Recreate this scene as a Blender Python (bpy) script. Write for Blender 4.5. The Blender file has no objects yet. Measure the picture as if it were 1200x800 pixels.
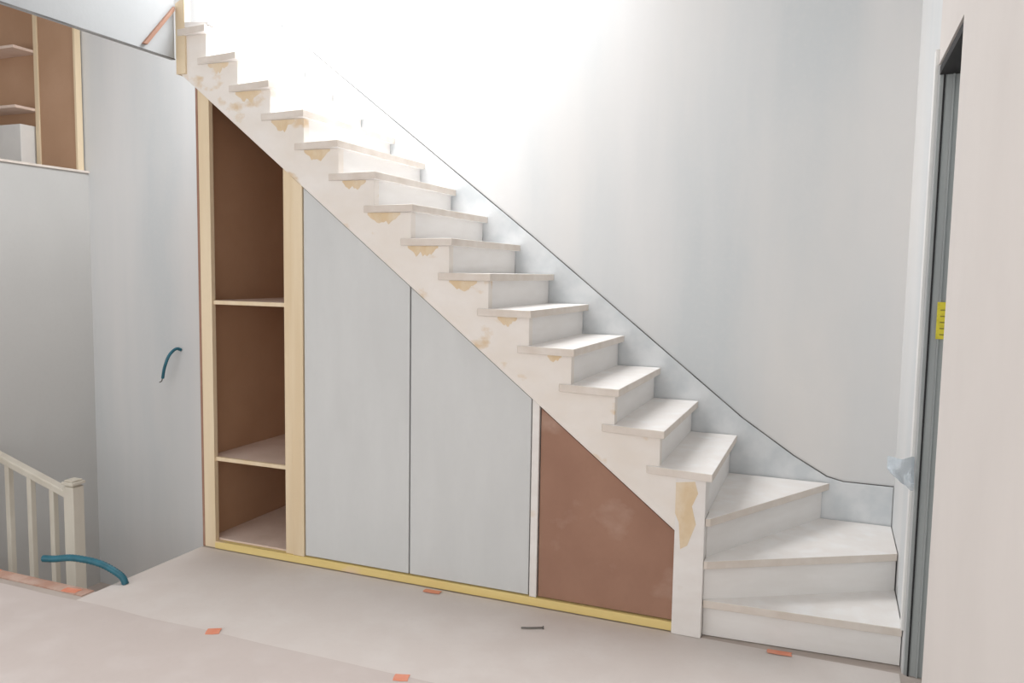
import bpy, bmesh, math, random
from mathutils import Vector, Matrix, noise
random.seed(4)
sc = bpy.context.scene
sc.view_settings.view_transform = 'Standard'
sc.view_settings.look = 'None'

# ------------------------------------------------------------------ helpers
def lin(c):
    return tuple(((v/255)/12.92 if v/255 <= .04045 else (((v/255)+.055)/1.055)**2.4) for v in c)

def mat(name, c1, c2=None, scale=(3, 3, 3), lo=.4, hi=.65, rough=.8, bump=.05, bscale=60, metallic=0, c3=None, s3=(8, 8, 8), lo3=.6, hi3=.66, fine=.06):
    m = bpy.data.materials.new(name); m.use_nodes = True
    nt = m.node_tree; N = nt.nodes; L = nt.links
    b = N['Principled BSDF']; b.inputs['Roughness'].default_value = rough
    b.inputs['Metallic'].default_value = metallic
    tc = N.new('ShaderNodeTexCoord')
    def nz(sc_, detail=6, s=1):
        mp = N.new('ShaderNodeMapping'); mp.inputs['Scale'].default_value = sc_
        L.new(tc.outputs['Object'], mp.inputs['Vector'])
        n = N.new('ShaderNodeTexNoise'); n.inputs['Scale'].default_value = s; n.inputs['Detail'].default_value = detail
        L.new(mp.outputs[0], n.inputs['Vector']); return n
    def mix(fac, a, bcol):
        mx = N.new('ShaderNodeMix'); mx.data_type = 'RGBA'
        L.new(fac, mx.inputs['Factor'])
        if isinstance(a, tuple): mx.inputs[6].default_value = (*a, 1)
        else: L.new(a, mx.inputs[6])
        mx.inputs[7].default_value = (*bcol, 1)
        return mx.outputs[2]
    def ramp(src, a, c):
        r = N.new('ShaderNodeMapRange'); r.inputs['From Min'].default_value = a; r.inputs['From Max'].default_value = c
        L.new(src, r.inputs['Value']); return r.outputs[0]
    col = lin(c1)
    if c2:
        col = mix(ramp(nz(scale).outputs[0], lo, hi), col, lin(c2))
    if c3:
        col = mix(ramp(nz(s3).outputs[0], lo3, hi3), col, lin(c3))
    if fine:
        f = ramp(nz((40, 40, 40), 3).outputs[0], .5, 1.6)
        dark = tuple(v*(1-fine*3) for v in lin(c1))
        col = mix(f, col, dark)
    if isinstance(col, tuple): b.inputs['Base Color'].default_value = (*col, 1)
    else: L.new(col, b.inputs['Base Color'])
    if bump:
        n = nz((1, 1, 1), 5, bscale); bp = N.new('ShaderNodeBump'); bp.inputs['Strength'].default_value = bump
        bp.inputs['Distance'].default_value = .01
        L.new(n.outputs[0], bp.inputs['Height']); L.new(bp.outputs[0], b.inputs['Normal'])
    return m

M = {}
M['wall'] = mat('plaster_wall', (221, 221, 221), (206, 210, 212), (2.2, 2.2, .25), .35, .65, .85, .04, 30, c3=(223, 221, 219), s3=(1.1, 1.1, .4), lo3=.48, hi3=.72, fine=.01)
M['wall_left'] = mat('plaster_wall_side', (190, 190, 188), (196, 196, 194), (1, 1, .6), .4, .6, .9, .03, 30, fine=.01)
M['wall_right'] = mat('plaster_wall_beige', (219, 213, 209), (214, 208, 204), (1.5, 1.5, 1), .4, .6, .9, .03, 30, fine=.01)
M['ceil'] = mat('ceiling_plaster', (222, 223, 224), (216, 217, 218), (2, 2, 2), fine=.01)
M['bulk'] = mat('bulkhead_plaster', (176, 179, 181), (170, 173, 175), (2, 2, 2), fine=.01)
M['paint'] = mat('primed_wood', (236, 233, 230), (229, 224, 220), (6, 14, 14), .3, .7, .7, .06, 40, c3=(224, 212, 196), s3=(5, 9, 9), lo3=.66, hi3=.8, fine=.03)
M['stringer'] = mat('primed_stringer', (238, 233, 228), (232, 224, 215), (4, 4, 7), .3, .7, .7, .06, 40, c3=(220, 198, 168), s3=(4.8, 4.8, 7), lo3=.60, hi3=.68, fine=.03)
M['raw'] = mat('bare_wood_patch', (222, 199, 164), (230, 214, 190), (14, 14, 8), fine=.05)
M['riser'] = mat('primed_riser', (238, 236, 234), (232, 229, 226), (5, 4, 18), .3, .7, .7, .05, 40, fine=.02)
M['tread'] = mat('dusty_tread', (240, 237, 234), (234, 229, 225), (7, 7, 7), .3, .7, .75, .05, 50, c3=(244, 243, 242), s3=(10, 10, 10), lo3=.5, hi3=.75, fine=.03)
M['edge'] = mat('tread_edge', (226, 218, 210), (214, 203, 192), (9, 9, 9), .35, .7, .75, .05, 50, fine=.05)
M['skirt'] = mat('filled_skirt', (220, 223, 225), (206, 211, 214), (9, 9, 9), .4, .65, .8, .05, 40, fine=.03)
M['door'] = mat('primed_door', (208, 210, 210), (204, 206, 206), (2, 2, 1.0), .3, .7, .7, .02, 60, c3=(212, 214, 214), s3=(8, 8, 2), lo3=.4, hi3=.8, fine=.015)
M['mdfbrown'] = mat('brown_mdf', (162, 124, 104), (152, 114, 95), (3, 3, 3), .35, .65, .75, .04, 80, c3=(182, 152, 136), s3=(4, 4, 5), lo3=.58, hi3=.8, fine=.06)
M['mdf'] = mat('interior_mdf', (190, 154, 126), (180, 144, 115), (2, 2, 2), .35, .65, .75, .04, 80, fine=.04)
M['shelf'] = mat('dusty_shelf', (230, 210, 198), (220, 198, 184), (5, 5, 5), fine=.04)
M['pine'] = mat('pine', (232, 214, 184), (223, 202, 168), (14, 14, .9), .35, .65, .65, .04, 60, fine=.03)
M['pine_x'] = mat('yellow_pine', (236, 213, 146), (228, 203, 132), (.9, 14, 14), .35, .65, .6, .04, 60, c3=(232, 206, 176), s3=(2, 8, 8), lo3=.55, hi3=.62, fine=.03)
M['dark'] = mat('dark_gap', (90, 90, 90), fine=0, bump=0)
M['gap'] = mat('dark_line_grey', (120, 118, 116), (80, 80, 80), (5, 5, 5), fine=0, bump=0)  # dark line colour; paints the shadow gap along the wall string
M['floor'] = mat('screed', (190, 178, 170), (178, 166, 158), (3, 3, 3))
M['sheetA'] = mat('pink_floor_paper', (207, 196, 191), (201, 190, 185), (1.3, 1.3, 1.3), .3, .7, .85, .08, 14, c3=(213, 204, 200), s3=(5, 5, 5), lo3=.5, hi3=.85, fine=.04)
M['sheetB'] = mat('beige_floor_paper', (217, 209, 204), (211, 202, 197), (1.3, 1.3, 1.3), .3, .7, .85, .08, 14, c3=(222, 216, 212), s3=(4, 4, 4), lo3=.45, hi3=.85, fine=.03)
M['tape'] = mat('orange_tape', (226, 140, 110), (232, 156, 128), (20, 20, 20), rough=.5)
M['redtrim'] = mat('reddish_edge', (184, 144, 126), (200, 172, 158), (9, 9, 9))
M['steel'] = mat('grey_steel', (172, 177, 177), (160, 165, 166), (20, 20, 1.5), rough=.5, bump=.01, metallic=.1)
M['black'] = mat('black_rubber', (38, 38, 40), fine=0, bump=0)
M['yellow'] = mat('yellow_label', (226, 212, 60), (212, 198, 52), (30, 30, 60), .5, .6, rough=.5, bump=0)
M['ink'] = mat('label_print', (150, 140, 60), fine=0, bump=0)
M['teal'] = mat('teal_conduit', (40, 108, 126), (32, 94, 110), (20, 20, 20), rough=.4, bump=0)
M['cream'] = mat('cream_paint', (214, 208, 195), (204, 197, 183), (8, 8, 3), rough=.55, fine=.02)
M['white'] = mat('white_paint', (230, 230, 228), (224, 224, 223), (5, 5, 5), rough=.6, fine=.01)
M['wire'] = mat('metal_wire', (120, 118, 115), rough=.4, metallic=.8, fine=0, bump=0)
pl = bpy.data.materials.new('clear_plastic'); pl.use_nodes = True
pb = pl.node_tree.nodes['Principled BSDF']; pb.inputs['Base Color'].default_value = (*lin((190, 202, 212)), 1)
pb.inputs['Roughness'].default_value = .2; pb.inputs['Alpha'].default_value = .7
M['plastic'] = pl

def root(name):
    e = bpy.data.objects.new(name, None); e.empty_display_size = .1
    sc.collection.objects.link(e); return e

def obj(name, bm, mats, parent=None, bevel=0, smooth=False):
    bmesh.ops.recalc_face_normals(bm, faces=bm.faces)
    me = bpy.data.meshes.new(name); bm.to_mesh(me); bm.free()
    if not isinstance(mats, (list, tuple)): mats = [mats]
    for m in mats: me.materials.append(M[m])
    if smooth:
        for p in me.polygons: p.use_smooth = True
    o = bpy.data.objects.new(name, me); sc.collection.objects.link(o)
    if parent: o.parent = parent
    if bevel:
        b = o.modifiers.new('bevel', 'BEVEL'); b.width = bevel; b.segments = 2; b.limit_method = 'ANGLE'
    return o

def bm_prism(bm, pts, axis, a, b, mi=0):
    """pts 2-D polygon; axis 'Y' -> pts are (x,z), 'Z' -> (x,y), 'X' -> (y,z)"""
    def P(p, t):
        if axis == 'Y': return (p[0], t, p[1])
        if axis == 'Z': return (p[0], p[1], t)
        return (t, p[0], p[1])
    v0 = [bm.verts.new(P(p, a)) for p in pts]; v1 = [bm.verts.new(P(p, b)) for p in pts]
    fs = [bm.faces.new(v0), bm.faces.new(v1)]
    n = len(pts)
    for i in range(n): fs.append(bm.faces.new((v0[i], v0[(i+1) % n], v1[(i+1) % n], v1[i])))
    for f in fs: f.material_index = mi
    return fs

def prism(name, pts, axis, a, b, m, parent=None, bevel=0):
    bm = bmesh.new(); bm_prism(bm, pts, axis, a, b); return obj(name, bm, m, parent, bevel)

def box(name, x0, x1, y0, y1, z0, z1, m, parent=None, bevel=0):
    return prism(name, [(x0, y0), (x1, y0), (x1, y1), (x0, y1)], 'Z', z0, z1, m, parent, bevel)

def catmull(P, n=14):
    P = [Vector(p) for p in P]; Q = [P[0]*2-P[1]]+P+[P[-1]*2-P[-2]]; out = []
    for i in range(1, len(Q)-2):
        for k in range(n):
            t = k/n
            out.append(.5*((2*Q[i])+(-Q[i-1]+Q[i+1])*t+(2*Q[i-1]-5*Q[i]+4*Q[i+1]-Q[i+2])*t*t+(-Q[i-1]+3*Q[i]-3*Q[i+1]+Q[i+2])*t**3))
    out.append(P[-1]); return out

def tube(name, P, r, m, parent=None, rib=0, n=14, seg=12, hollow=False):
    pts = catmull(P, n); bm = bmesh.new(); rings = []
    up = Vector((0, 0, 1))
    prev = None
    for i, p in enumerate(pts):
        t = (pts[min(i+1, len(pts)-1)]-pts[max(i-1, 0)]).normalized()
        if prev is None:
            s = t.cross(up if abs(t.z) < .9 else Vector((1, 0, 0))).normalized()
        else:
            s = (prev - t*prev.dot(t)).normalized()
        prev = s; q = t.cross(s)
        rr = r*(1+(rib if i % 2 else -rib))
        rings.append([bm.verts.new(p+(s*math.cos(a)+q*math.sin(a))*rr) for a in [2*math.pi*k/seg for k in range(seg)]])
    for a, b in zip(rings, rings[1:]):
        for k in range(seg): bm.faces.new((a[k], a[(k+1) % seg], b[(k+1) % seg], b[k]))
    for rg in (rings[0], rings[-1]): bm.faces.new(rg)
    return obj(name, bm, m, parent, smooth=True)

# ------------------------------------------------------------------ dimensions
YF, YB = 3.53, 4.42           # cupboard front plane, back wall
XR = .34                      # right wall
XL = -5.2                     # stairwell left wall
low = lambda x: 1.019-.7856*(x+1.298)     # underside of stringer
Xn = lambda n: -.44-.2125*(n-4)
Zn = lambda n: .76+.1665*(n-4)+.018*math.sin(math.pi*(n-4)/12)
T = .036
cz = 3.8

# ------------------------------------------------------------------ room shell
prism('floor', [(-6.6, -1.6), (XR, -1.6), (XR, 2.89), (XR+.13, 2.89), (XR+.13, 3.53), (XR, 3.53), (XR, YB), (-3.33, YB), (-3.33, 2.8), (-6.6, 2.8)], 'Z', -.25, 0, 'floor')
box('wall_back', XL-1.3, XR+.9, YB, YB+.15, -1.0, cz, 'wall')
# left wall with the high opening (sill z 2.30)
wl = root('wall_left')
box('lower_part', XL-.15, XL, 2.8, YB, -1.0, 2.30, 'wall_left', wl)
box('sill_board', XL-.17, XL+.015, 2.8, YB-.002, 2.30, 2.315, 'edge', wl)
# right wall with doorway Y 2.89..3.53, top 2.44
wr = root('wall_right')
box('far_part', XR, XR+.13, YF+.0, YB, 0, cz, 'wall', wr)
box('near_part', XR, XR+.13, -1.6, 2.89, 0, cz, 'wall_right', wr)
box('lintel', XR, XR+.13, 2.89, YF, 2.44, cz, 'wall_right', wr)
# ceiling with skylight hole
ce = root('ceiling')
SX0, SX1, SY0, SY1 = -4.0, -1.5, 3.50, 4.42
box('slab_near', -6.6, XR+.13, -1.6, SY0, cz, cz+.2, 'ceil', ce)
box('slab_left', -6.6, SX0, SY0, YB+.15, cz, cz+.2, 'ceil', ce)
box('slab_right', SX1, XR+.13, SY0, YB+.15, cz, cz+.2, 'ceil', ce)
# upper-floor bulkhead at the top of the stair
bk = root('wall_upper_bulkhead')
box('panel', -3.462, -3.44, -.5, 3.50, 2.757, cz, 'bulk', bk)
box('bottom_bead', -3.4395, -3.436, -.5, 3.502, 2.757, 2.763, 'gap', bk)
bm = bmesh.new()
bm_prism(bm, [(3.27, 2.785), (3.295, 2.785), (3.49, 3.015), (3.49, 3.04)], 'X', -3.439, -3.42)
obj('batten', bm, 'mdfbrown', bk, .002)
# stairwell below
box('stairwell_floor', XL, -3.33, 2.8, YB, -1.0, -.85, 'floor')
# far left upper area
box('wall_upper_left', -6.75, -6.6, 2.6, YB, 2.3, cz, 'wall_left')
box('floor_upper_left', -6.6, XL-.17, 2.8, YB, 2.1, 2.30, 'floor')

# ------------------------------------------------------------------ staircase
st = root('staircase')
# outer sawtooth stringer
pts = [(-.603, low(-.603)), (-.603, Zn(4)-T)]
for n in range(5, 18):
    x = Xn(n)-.0305
    pts.append((x, Zn(n-1)-T)); pts.append((x, Zn(n)-T))
pts += [(-3.42, Zn(17)-T), (-3.42, low(-3.42))]
prism('outer_stringer', pts, 'Y', YF-.012, YF+.035, 'stringer', st, .002)
# sloping soffit behind the stringer
prism('soffit', [(-.61, low(-.61)), (-.61, low(-.61)+.015), (-3.42, low(-3.42)+.015), (-3.42, low(-3.42))], 'Y', YF+.036, YB-.02, 'mdf', st)
# straight treads and risers
for n in range(4, 18):
    jit = random.uniform(-.005, .005)
    xb = Xn(n+1)-.046 if n < 17 else -3.42
    xe = xb-.045 if n < 17 else -3.36          # the nosing return laps over the string
    bm = bmesh.new()
    z0, z1 = Zn(n)-T, Zn(n)
    fs = bm_prism(bm, [(xb, YF+.037), (xb, YF-.0125), (xe, YF-.0125), (xe+.01, YF-.026), (Xn(n)+jit, YF-.060+jit), (Xn(n), YB-.02), (xb, YB-.02)]
                  if n < 17 else [(xb, YF-.03), (Xn(n), YF-.058), (Xn(n), YB-.02), (xb, YB-.02)], 'Z', z0, z1)
    for f in fs[2:]: f.material_index = 1
    obj('tread_%d' % n, bm, ['tread', 'edge'], st, .003)
    box('riser_%d' % n, Xn(n)-.050, Xn(n)-.034, YF+.0355 if n > 4 else YF+.09, YB-.02, (Zn(n-1) if n > 4 else .55), z0, 'riser', st)
# raw timber showing through the primer just under the treads
for n, wd, dp in [(7, .07, .03), (8, .10, .035), (9, .15, .045), (10, .17, .05), (11, .19, .06), (12, .14, .045), (13, .16, .05), (14, .15, .05), (15, .17, .06), (16, .14, .05)]:
    xr = Xn(n)-.075-random.uniform(0, .02); zt = Zn(n)-T-.001
    K = 14; P = [(xr-wd*k/K, zt) for k in range(K+1)]
    B = [(xr-wd*k/K, zt-.006-dp*math.sin(math.pi*(k+.4)/(K+.8))*(.65+.7*noise.noise(Vector((k*.55, n*3.1, 0)))+.2)) for k in range(K, -1, -1)]
    prism('bare_patch_%d' % n, P+B, 'Y', YF-.0130, YF-.0119, 'raw', st)
# winders
Z1, Z2, Z3 = .175, .36, .55
def slab(name, poly, z, mats=('tread', 'edge')):
    bm = bmesh.new(); fs = bm_prism(bm, poly, 'Z', z-T, z)
    for f in fs[2:]: f.material_index = 1
    return obj(name, bm, list(mats), st, .003)
def riser(name, a, b, z0, z1, t=.016):
    a = Vector(a); b = Vector(b); d = (b-a).normalized(); nrm = Vector((-d.y, d.x))*t
    prism(name, [tuple(a), tuple(b), tuple(b+nrm), tuple(a+nrm)], 'Z', z0, z1, 'riser', st)
slab('winder_tread_1', [(-.470, 3.520), (.336, 3.563), (.336, 4.06), (-.470, 3.60)], Z1)
slab('winder_tread_2', [(-.470, 3.500), (-.455, 3.500), (.336, 3.970), (.336, 4.40), (-.02, 4.40), (-.470, 3.62)], Z2)
slab('winder_tread_3', [(-.470, 3.505), (-.449, 3.515), (.035, 4.40), (-.488, 4.40), (-.488, 3.62), (-.470, 3.62)], Z3)
riser('winder_riser_1', (-.470, 3.548), (.336, 3.59), 0.004, Z1-T)
riser('winder_riser_2', (-.470, 3.528), (.334, 4.00), Z1, Z2-T)
riser('winder_riser_3', (-.468, 3.56), (.00, 4.40), Z2, Z3-T)
# newel
box('newel_post', -.603, -.472, YF-.03, YF+.085, 0.004, Zn(4)-T, 'paint', st, .003)
bm = bmesh.new()
pp = [(-.603, .70), (-.52, .712), (-.505, .66), (-.53, .60), (-.51, .52), (-.545, .42), (-.575, .40), (-.585, .52), (-.603, .56)]
bm_prism(bm, pp, 'Y', YF-.0312, YF-.0299); obj('bare_patch', bm, 'raw', st)
# wall string (skirting) and a dark strip that paints the shadow gap above it
top = [(-3.9, 3.562), (-2.971, 2.841), (-1.643, 1.822), (-.417, .851), (-.148, .672), (.02, .578), (.10, .560), (.336, .560)]
bot = [(.336, .30), (-.10, .30), (-.46, .50), (-3.9, 3.12)]
prism('wall_string', top+bot, 'Y', YB-.012, YB-.001, 'skirt', st, .002)
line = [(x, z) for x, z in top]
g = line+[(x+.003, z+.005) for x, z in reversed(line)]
prism('wall_string_shadow', g, 'Y', YB-.005, YB-.001, 'gap', st)
# top end post and short ledge
prism('top_post', [(-3.435, 2.68), (-3.37, 2.68), (-3.37, 3.09), (-3.435, 3.06)], 'Y', YF-.025, YF+.02, 'pine', st, .002)
prism('top_ledge', [(-3.365, 2.925), (-3.20, 2.925), (-3.20, 2.94), (-3.365, 2.955)], 'Y', YF-.03, YF+.03, 'paint', st, .002)

# ------------------------------------------------------------------ under-stair cupboard
cu = root('understairs_cupboard')
def slanted(name, x0, x1, z0, y0, y1, m, gap=.004, bevel=.0015):
    return prism(name, [(x0, z0), (x1, z0), (x1, low(x1)-gap), (x0, low(x0)-gap)], 'Y', y0, y1, m, cu, bevel)
slanted('side_panel', -3.328, -3.312, 0.004, YF+.0, YB-.02, 'mdfbrown')
slanted('side_lining', -3.311, -3.296, .02, YF+.03, YB-.02, 'mdf')
slanted('left_stile', -3.311, -3.234, 0.004, YF, YF+.03, 'pine')
slanted('middle_stile_inner', -2.743, -2.692, .046, YF+.004, YF+.034, 'pine')
slanted('middle_stile_outer', -2.690, -2.617, .046, YF-.004, YF+.03, 'pine')
slanted('divider', -2.725, -2.70, .02, YF+.036, YB-.02, 'mdf')
slanted('back_panel', -3.295, -2.73, .02, YB-.035, YB-.022, 'mdf')
for i, z in enumerate((.053, .534, 1.43)):
    box('shelf_%d' % i, -3.295, -2.727, YF+.032, YB-.036, z-.018, z, 'shelf', cu)
    if i: box('shelf_lip_%d' % i, -3.233, -2.745, YF+.012, YF+.031, z-.020, z+.002, 'pine', cu, .001)
box('bottom_rail', -3.234, -.606, YF-.006, YF+.03, 0.004, .045, 'pine_x', cu, .002)
slanted('door_a', -2.612, -1.971, .052, YF+.004, YF+.023, 'door', .010)
slanted('door_b', -1.963, -1.308, .052, YF+.004, YF+.023, 'door', .010)
slanted('stile_right', -1.300, -1.264, .047, YF-.002, YF+.025, 'paint', .004)
slanted('brown_panel', -1.257, -.608, .052, YF+.006, YF+.024, 'mdfbrown', .012)
slanted('interior_shade_sheet', -2.69, -.61, .02, YF+.035, YF+.045, 'dark')  # dark sheet close behind the doors; its colour stands for the shaded interior

# ------------------------------------------------------------------ doorway on the right
df = root('door_1')
box('steel_jamb', XR+.006, XR+.125, YF-.012, YF-.002, .0, 2.43, 'steel', df, .001)
box('jamb_rubber', XR+.018, XR+.024, YF-.02, YF-.012, .0, 2.43, 'black', df)
box('jamb_channel', XR+.050, XR+.056, YF-.022, YF-.012, .0, 2.43, 'steel', df)
box('head_channel', XR+.004, XR+.125, 2.9, YF-.012, 2.40, 2.43, 'black', df)
box('door_leaf', XR+.085, XR+.122, 2.90, YF-.025, .01, 2.395, 'steel', df, .002)
box('warning_label', XR+.044, XR+.085, YF-.024, YF-.0225, 1.385, 1.53, 'yellow', df)
for i in range(5):
    box('label_line_%d' % i, XR+.056, XR+.080, YF-.0246, YF-.0241, 1.40+.024*i, 1.405+.024*i, 'ink', df)
box('trim_1', XR-.012, XR, YF+.0, YF+.05, .18, 2.50, 'white', None, .002)

# crumpled clear plastic taped by the doorway
bm = bmesh.new(); gv = []
for i in range(11):
    for j in range(9):
        u, v = i/10, j/8
        p = Vector((XR-.10+.098*u, YF-.035+.02*v, .80+.10*(v)-.02*u*(1-v)))
        p.z += .014*noise.noise(p*25); p.y += .035*noise.noise(p*18+Vector((3, 1, 2)))-.03*math.sin(u*3)*v
        if v < .5: p.x += .05*(1-u)*(1-2*v)
        gv.append(bm.verts.new(p))
for i in range(10):
    for j in range(8): bm.faces.new((gv[i*9+j], gv[(i+1)*9+j], gv[(i+1)*9+j+1], gv[i*9+j+1]))
obj('plastic_wrap_scrap', bm, 'plastic')

# ------------------------------------------------------------------ floor coverings
def sheet(name, x0, x1, y0, y1, z, m, n=60, amp=.006):
    bm = bmesh.new(); A = []; B = []
    for i in range(n+1):
        x = x0+(x1-x0)*i/n
        A.append((x, y0+amp*noise.noise(Vector((x*3, 1, 0))))); B.append((x, y1+amp*noise.noise(Vector((x*3, 5, 0)))))
    bm_prism(bm, A+B[::-1], 'Z', z-.002, z)
    return obj(name, bm, m)
sheet('floor_protection_sheet', -3.325, .33, 2.60, 3.515, .0025, 'sheetB', amp=.003)
sheet('floor_protection_sheet', -6.5, .33, -1.55, 2.68, .006, 'sheetA', amp=.012)
box('trim_2', -6.5, -3.34, 2.73, 2.80, .0005, .006, 'redtrim', None)
tp = root('masking_tape')
for i, (x, y, w, h, a) in enumerate([(-3.44, 2.755, .09, .045, .1), (-2.48, 2.685, .06, .055, .5), (-1.515, 2.665, .06, .05, .3),
                                     (-1.80, 3.475, .09, .035, .05), (-.135, 3.50, .10, .035, .05), (-4.03, 2.78, .06, .04, 0)]):
    c, s = math.cos(a), math.sin(a)
    P = [(x+u*c-v*s, y+u*s+v*c) for u, v in [(-w/2, -h/2), (0, -h/2*1.15), (w/2, -h/2), (w/2*.92, 0), (w/2, h/2), (-w/2, h/2), (-w/2*1.08, 0)]]
    prism('piece_%d' % i, P, 'Z', .0065, .0078, 'tape', tp)
nl = root('loose_nail')
tube('shank', [(-1.24, 3.27, .009), (-1.20, 3.285, .009), (-1.15, 3.31, .009)], .004, 'wire', nl, seg=8)
tube('head', [(-1.15, 3.31, .009), (-1.148, 3.311, .009), (-1.146, 3.312, .009)], .008, 'wire', nl, seg=10)

# ------------------------------------------------------------------ conduits
tube('floor_conduit', [(-3.27, 2.93, .0), (-3.30, 2.925, .045), (-3.41, 2.90, .098), (-3.56, 2.87, .115), (-3.66, 2.84, .105), (-3.72, 2.82, .105)], .017, 'teal', None, rib=.07, n=16, seg=14)
tube('wall_conduit', [(-4.335, YB-.002, 1.02), (-4.345, YB-.04, 1.03), (-4.37, YB-.08, .985), (-4.395, YB-.10, .90), (-4.415, YB-.10, .82)], .011, 'teal', None, rib=.07, n=14, seg=12)
tube('wall_conduit_wires', [(-4.415, YB-.10, .83), (-4.425, YB-.10, .80), (-4.445, YB-.10, .79)], .004, 'wire', None, seg=8)
tube('wire_loop', [(-4.03, 2.80, .0), (-4.05, 2.80, .05), (-4.075, 2.80, .08), (-4.06, 2.79, .10)], .004, 'wire', None, seg=8)

# ------------------------------------------------------------------ banister in the stairwell
ba = root('stair_banister')
yb = 3.5
rz = lambda x: .42-.28*(x+5.13)
bm = bmesh.new()
x0, x1 = -5.19, -4.36
bm_prism(bm, [(x0, rz(x0)-.035), (x1, rz(x1)-.035), (x1, rz(x1)+.012), (x0, rz(x0)+.012)], 'Y', yb-.03, yb+.03)
obj('handrail', bm, 'cream', ba, .008)
bm = bmesh.new()
bm_prism(bm, [(x0, rz(x0)-.93), (x1, rz(x1)-.93), (x1, rz(x1)-.84), (x0, rz(x0)-.84)], 'Y', yb-.025, yb+.025)
obj('base_rail', bm, 'cream', ba, .004)
for i, x in enumerate([-5.10, -4.90, -4.70, -4.50]):
    bm = bmesh.new()
    bm_prism(bm, [(x-.02, rz(x)-.86), (x+.02, rz(x)-.86), (x+.02, rz(x)-.03), (x-.02, rz(x)-.03)], 'Y', yb-.018, yb+.018)
    obj('baluster_%d' % i, bm, 'cream', ba, .005)
box('newel', -4.365, -4.28, yb-.04, yb+.04, -.85, .25, 'cream', ba, .006)
bm = bmesh.new()
for (a, z0, z1) in [(.032, .25, .262), (.048, .262, .280), (.036, .280, .292)]:
    bm_prism(bm, [(-4.322-a, yb-a), (-4.322+a, yb-a), (-4.322+a, yb+a), (-4.322-a, yb+a)], 'Z', z0, z1)
obj('newel_cap', bm, 'cream', ba, .004)

# ------------------------------------------------------------------ upper shelving unit at far left
sh = root('shelving_unit')
yBk = 4.41; fx1 = XL-.03; ht = 3.75
box('side_right', fx1-.02, fx1, 4.36, yBk, 2.316, ht, 'pine', sh, .001)
box('front_panel', -5.62, fx1-.021, 4.37, 4.39, 2.316, ht, 'mdf', sh)
box('upright', -5.66, -5.621, 4.36, yBk, 2.316, ht, 'pine', sh, .001)
box('back', -6.45, -5.661, 4.405, 4.415, 2.316, ht, 'mdf', sh)
for i, z in enumerate((2.79, 3.22, 3.65)):
    box('shelf_%d' % i, -6.45, -5.661, 4.20, 4.404, z-.02, z, 'shelf', sh, .001)
box('side_left', -6.47, -6.451, 4.2, 4.41, 2.316, ht, 'pine', sh)
box('white_box', -6.0, -5.68, 4.25, 4.40, 2.316, 2.66, 'white', sh, .004)

# ------------------------------------------------------------------ light
w = bpy.data.worlds.new('World'); sc.world = w; w.use_nodes = True
bg = w.node_tree.nodes['Background']; bg.inputs[0].default_value = (1, .99, .975, 1); bg.inputs[1].default_value = .77
def area(name, loc, rot, sx, sy, e, col=(1, 1, 1)):
    l = bpy.data.lights.new(name, 'AREA'); l.shape = 'RECTANGLE'; l.size = sx; l.size_y = sy; l.energy = e; l.color = col
    o = bpy.data.objects.new(name, l); o.location = loc; o.rotation_euler = rot; sc.collection.objects.link(o)
    return o
area('skylight_daylight', (-2.7, 3.97, 3.85), (0, 0, 0), 2.2, .85, 86, (.99, .995, 1))
area('window_daylight', (-2.6, -1.7, 2.0), (math.radians(90), 0, 0), 5.5, 2.8, 74, (1, .985, .965))

# ------------------------------------------------------------------ camera
psi, p, rho = math.radians(21.8), math.radians(5.0), .0165
F = Vector((-math.sin(psi)*math.cos(p), math.cos(psi)*math.cos(p), -math.sin(p)))
R = Vector((math.cos(psi), math.sin(psi), 0)); U = R.cross(F)
R2 = R*math.cos(rho)+U*math.sin(rho); U2 = U*math.cos(rho)-R*math.sin(rho)
cam = bpy.data.cameras.new('camera'); cam.lens = 28; cam.sensor_width = 36
co = bpy.data.objects.new('camera', cam); sc.collection.objects.link(co)
m3 = Matrix((R2, U2, -F)).transposed()
co.matrix_world = Matrix.Translation((0, 0, 1.62)) @ m3.to_4x4()
cam.clip_start = .02
sc.camera = co
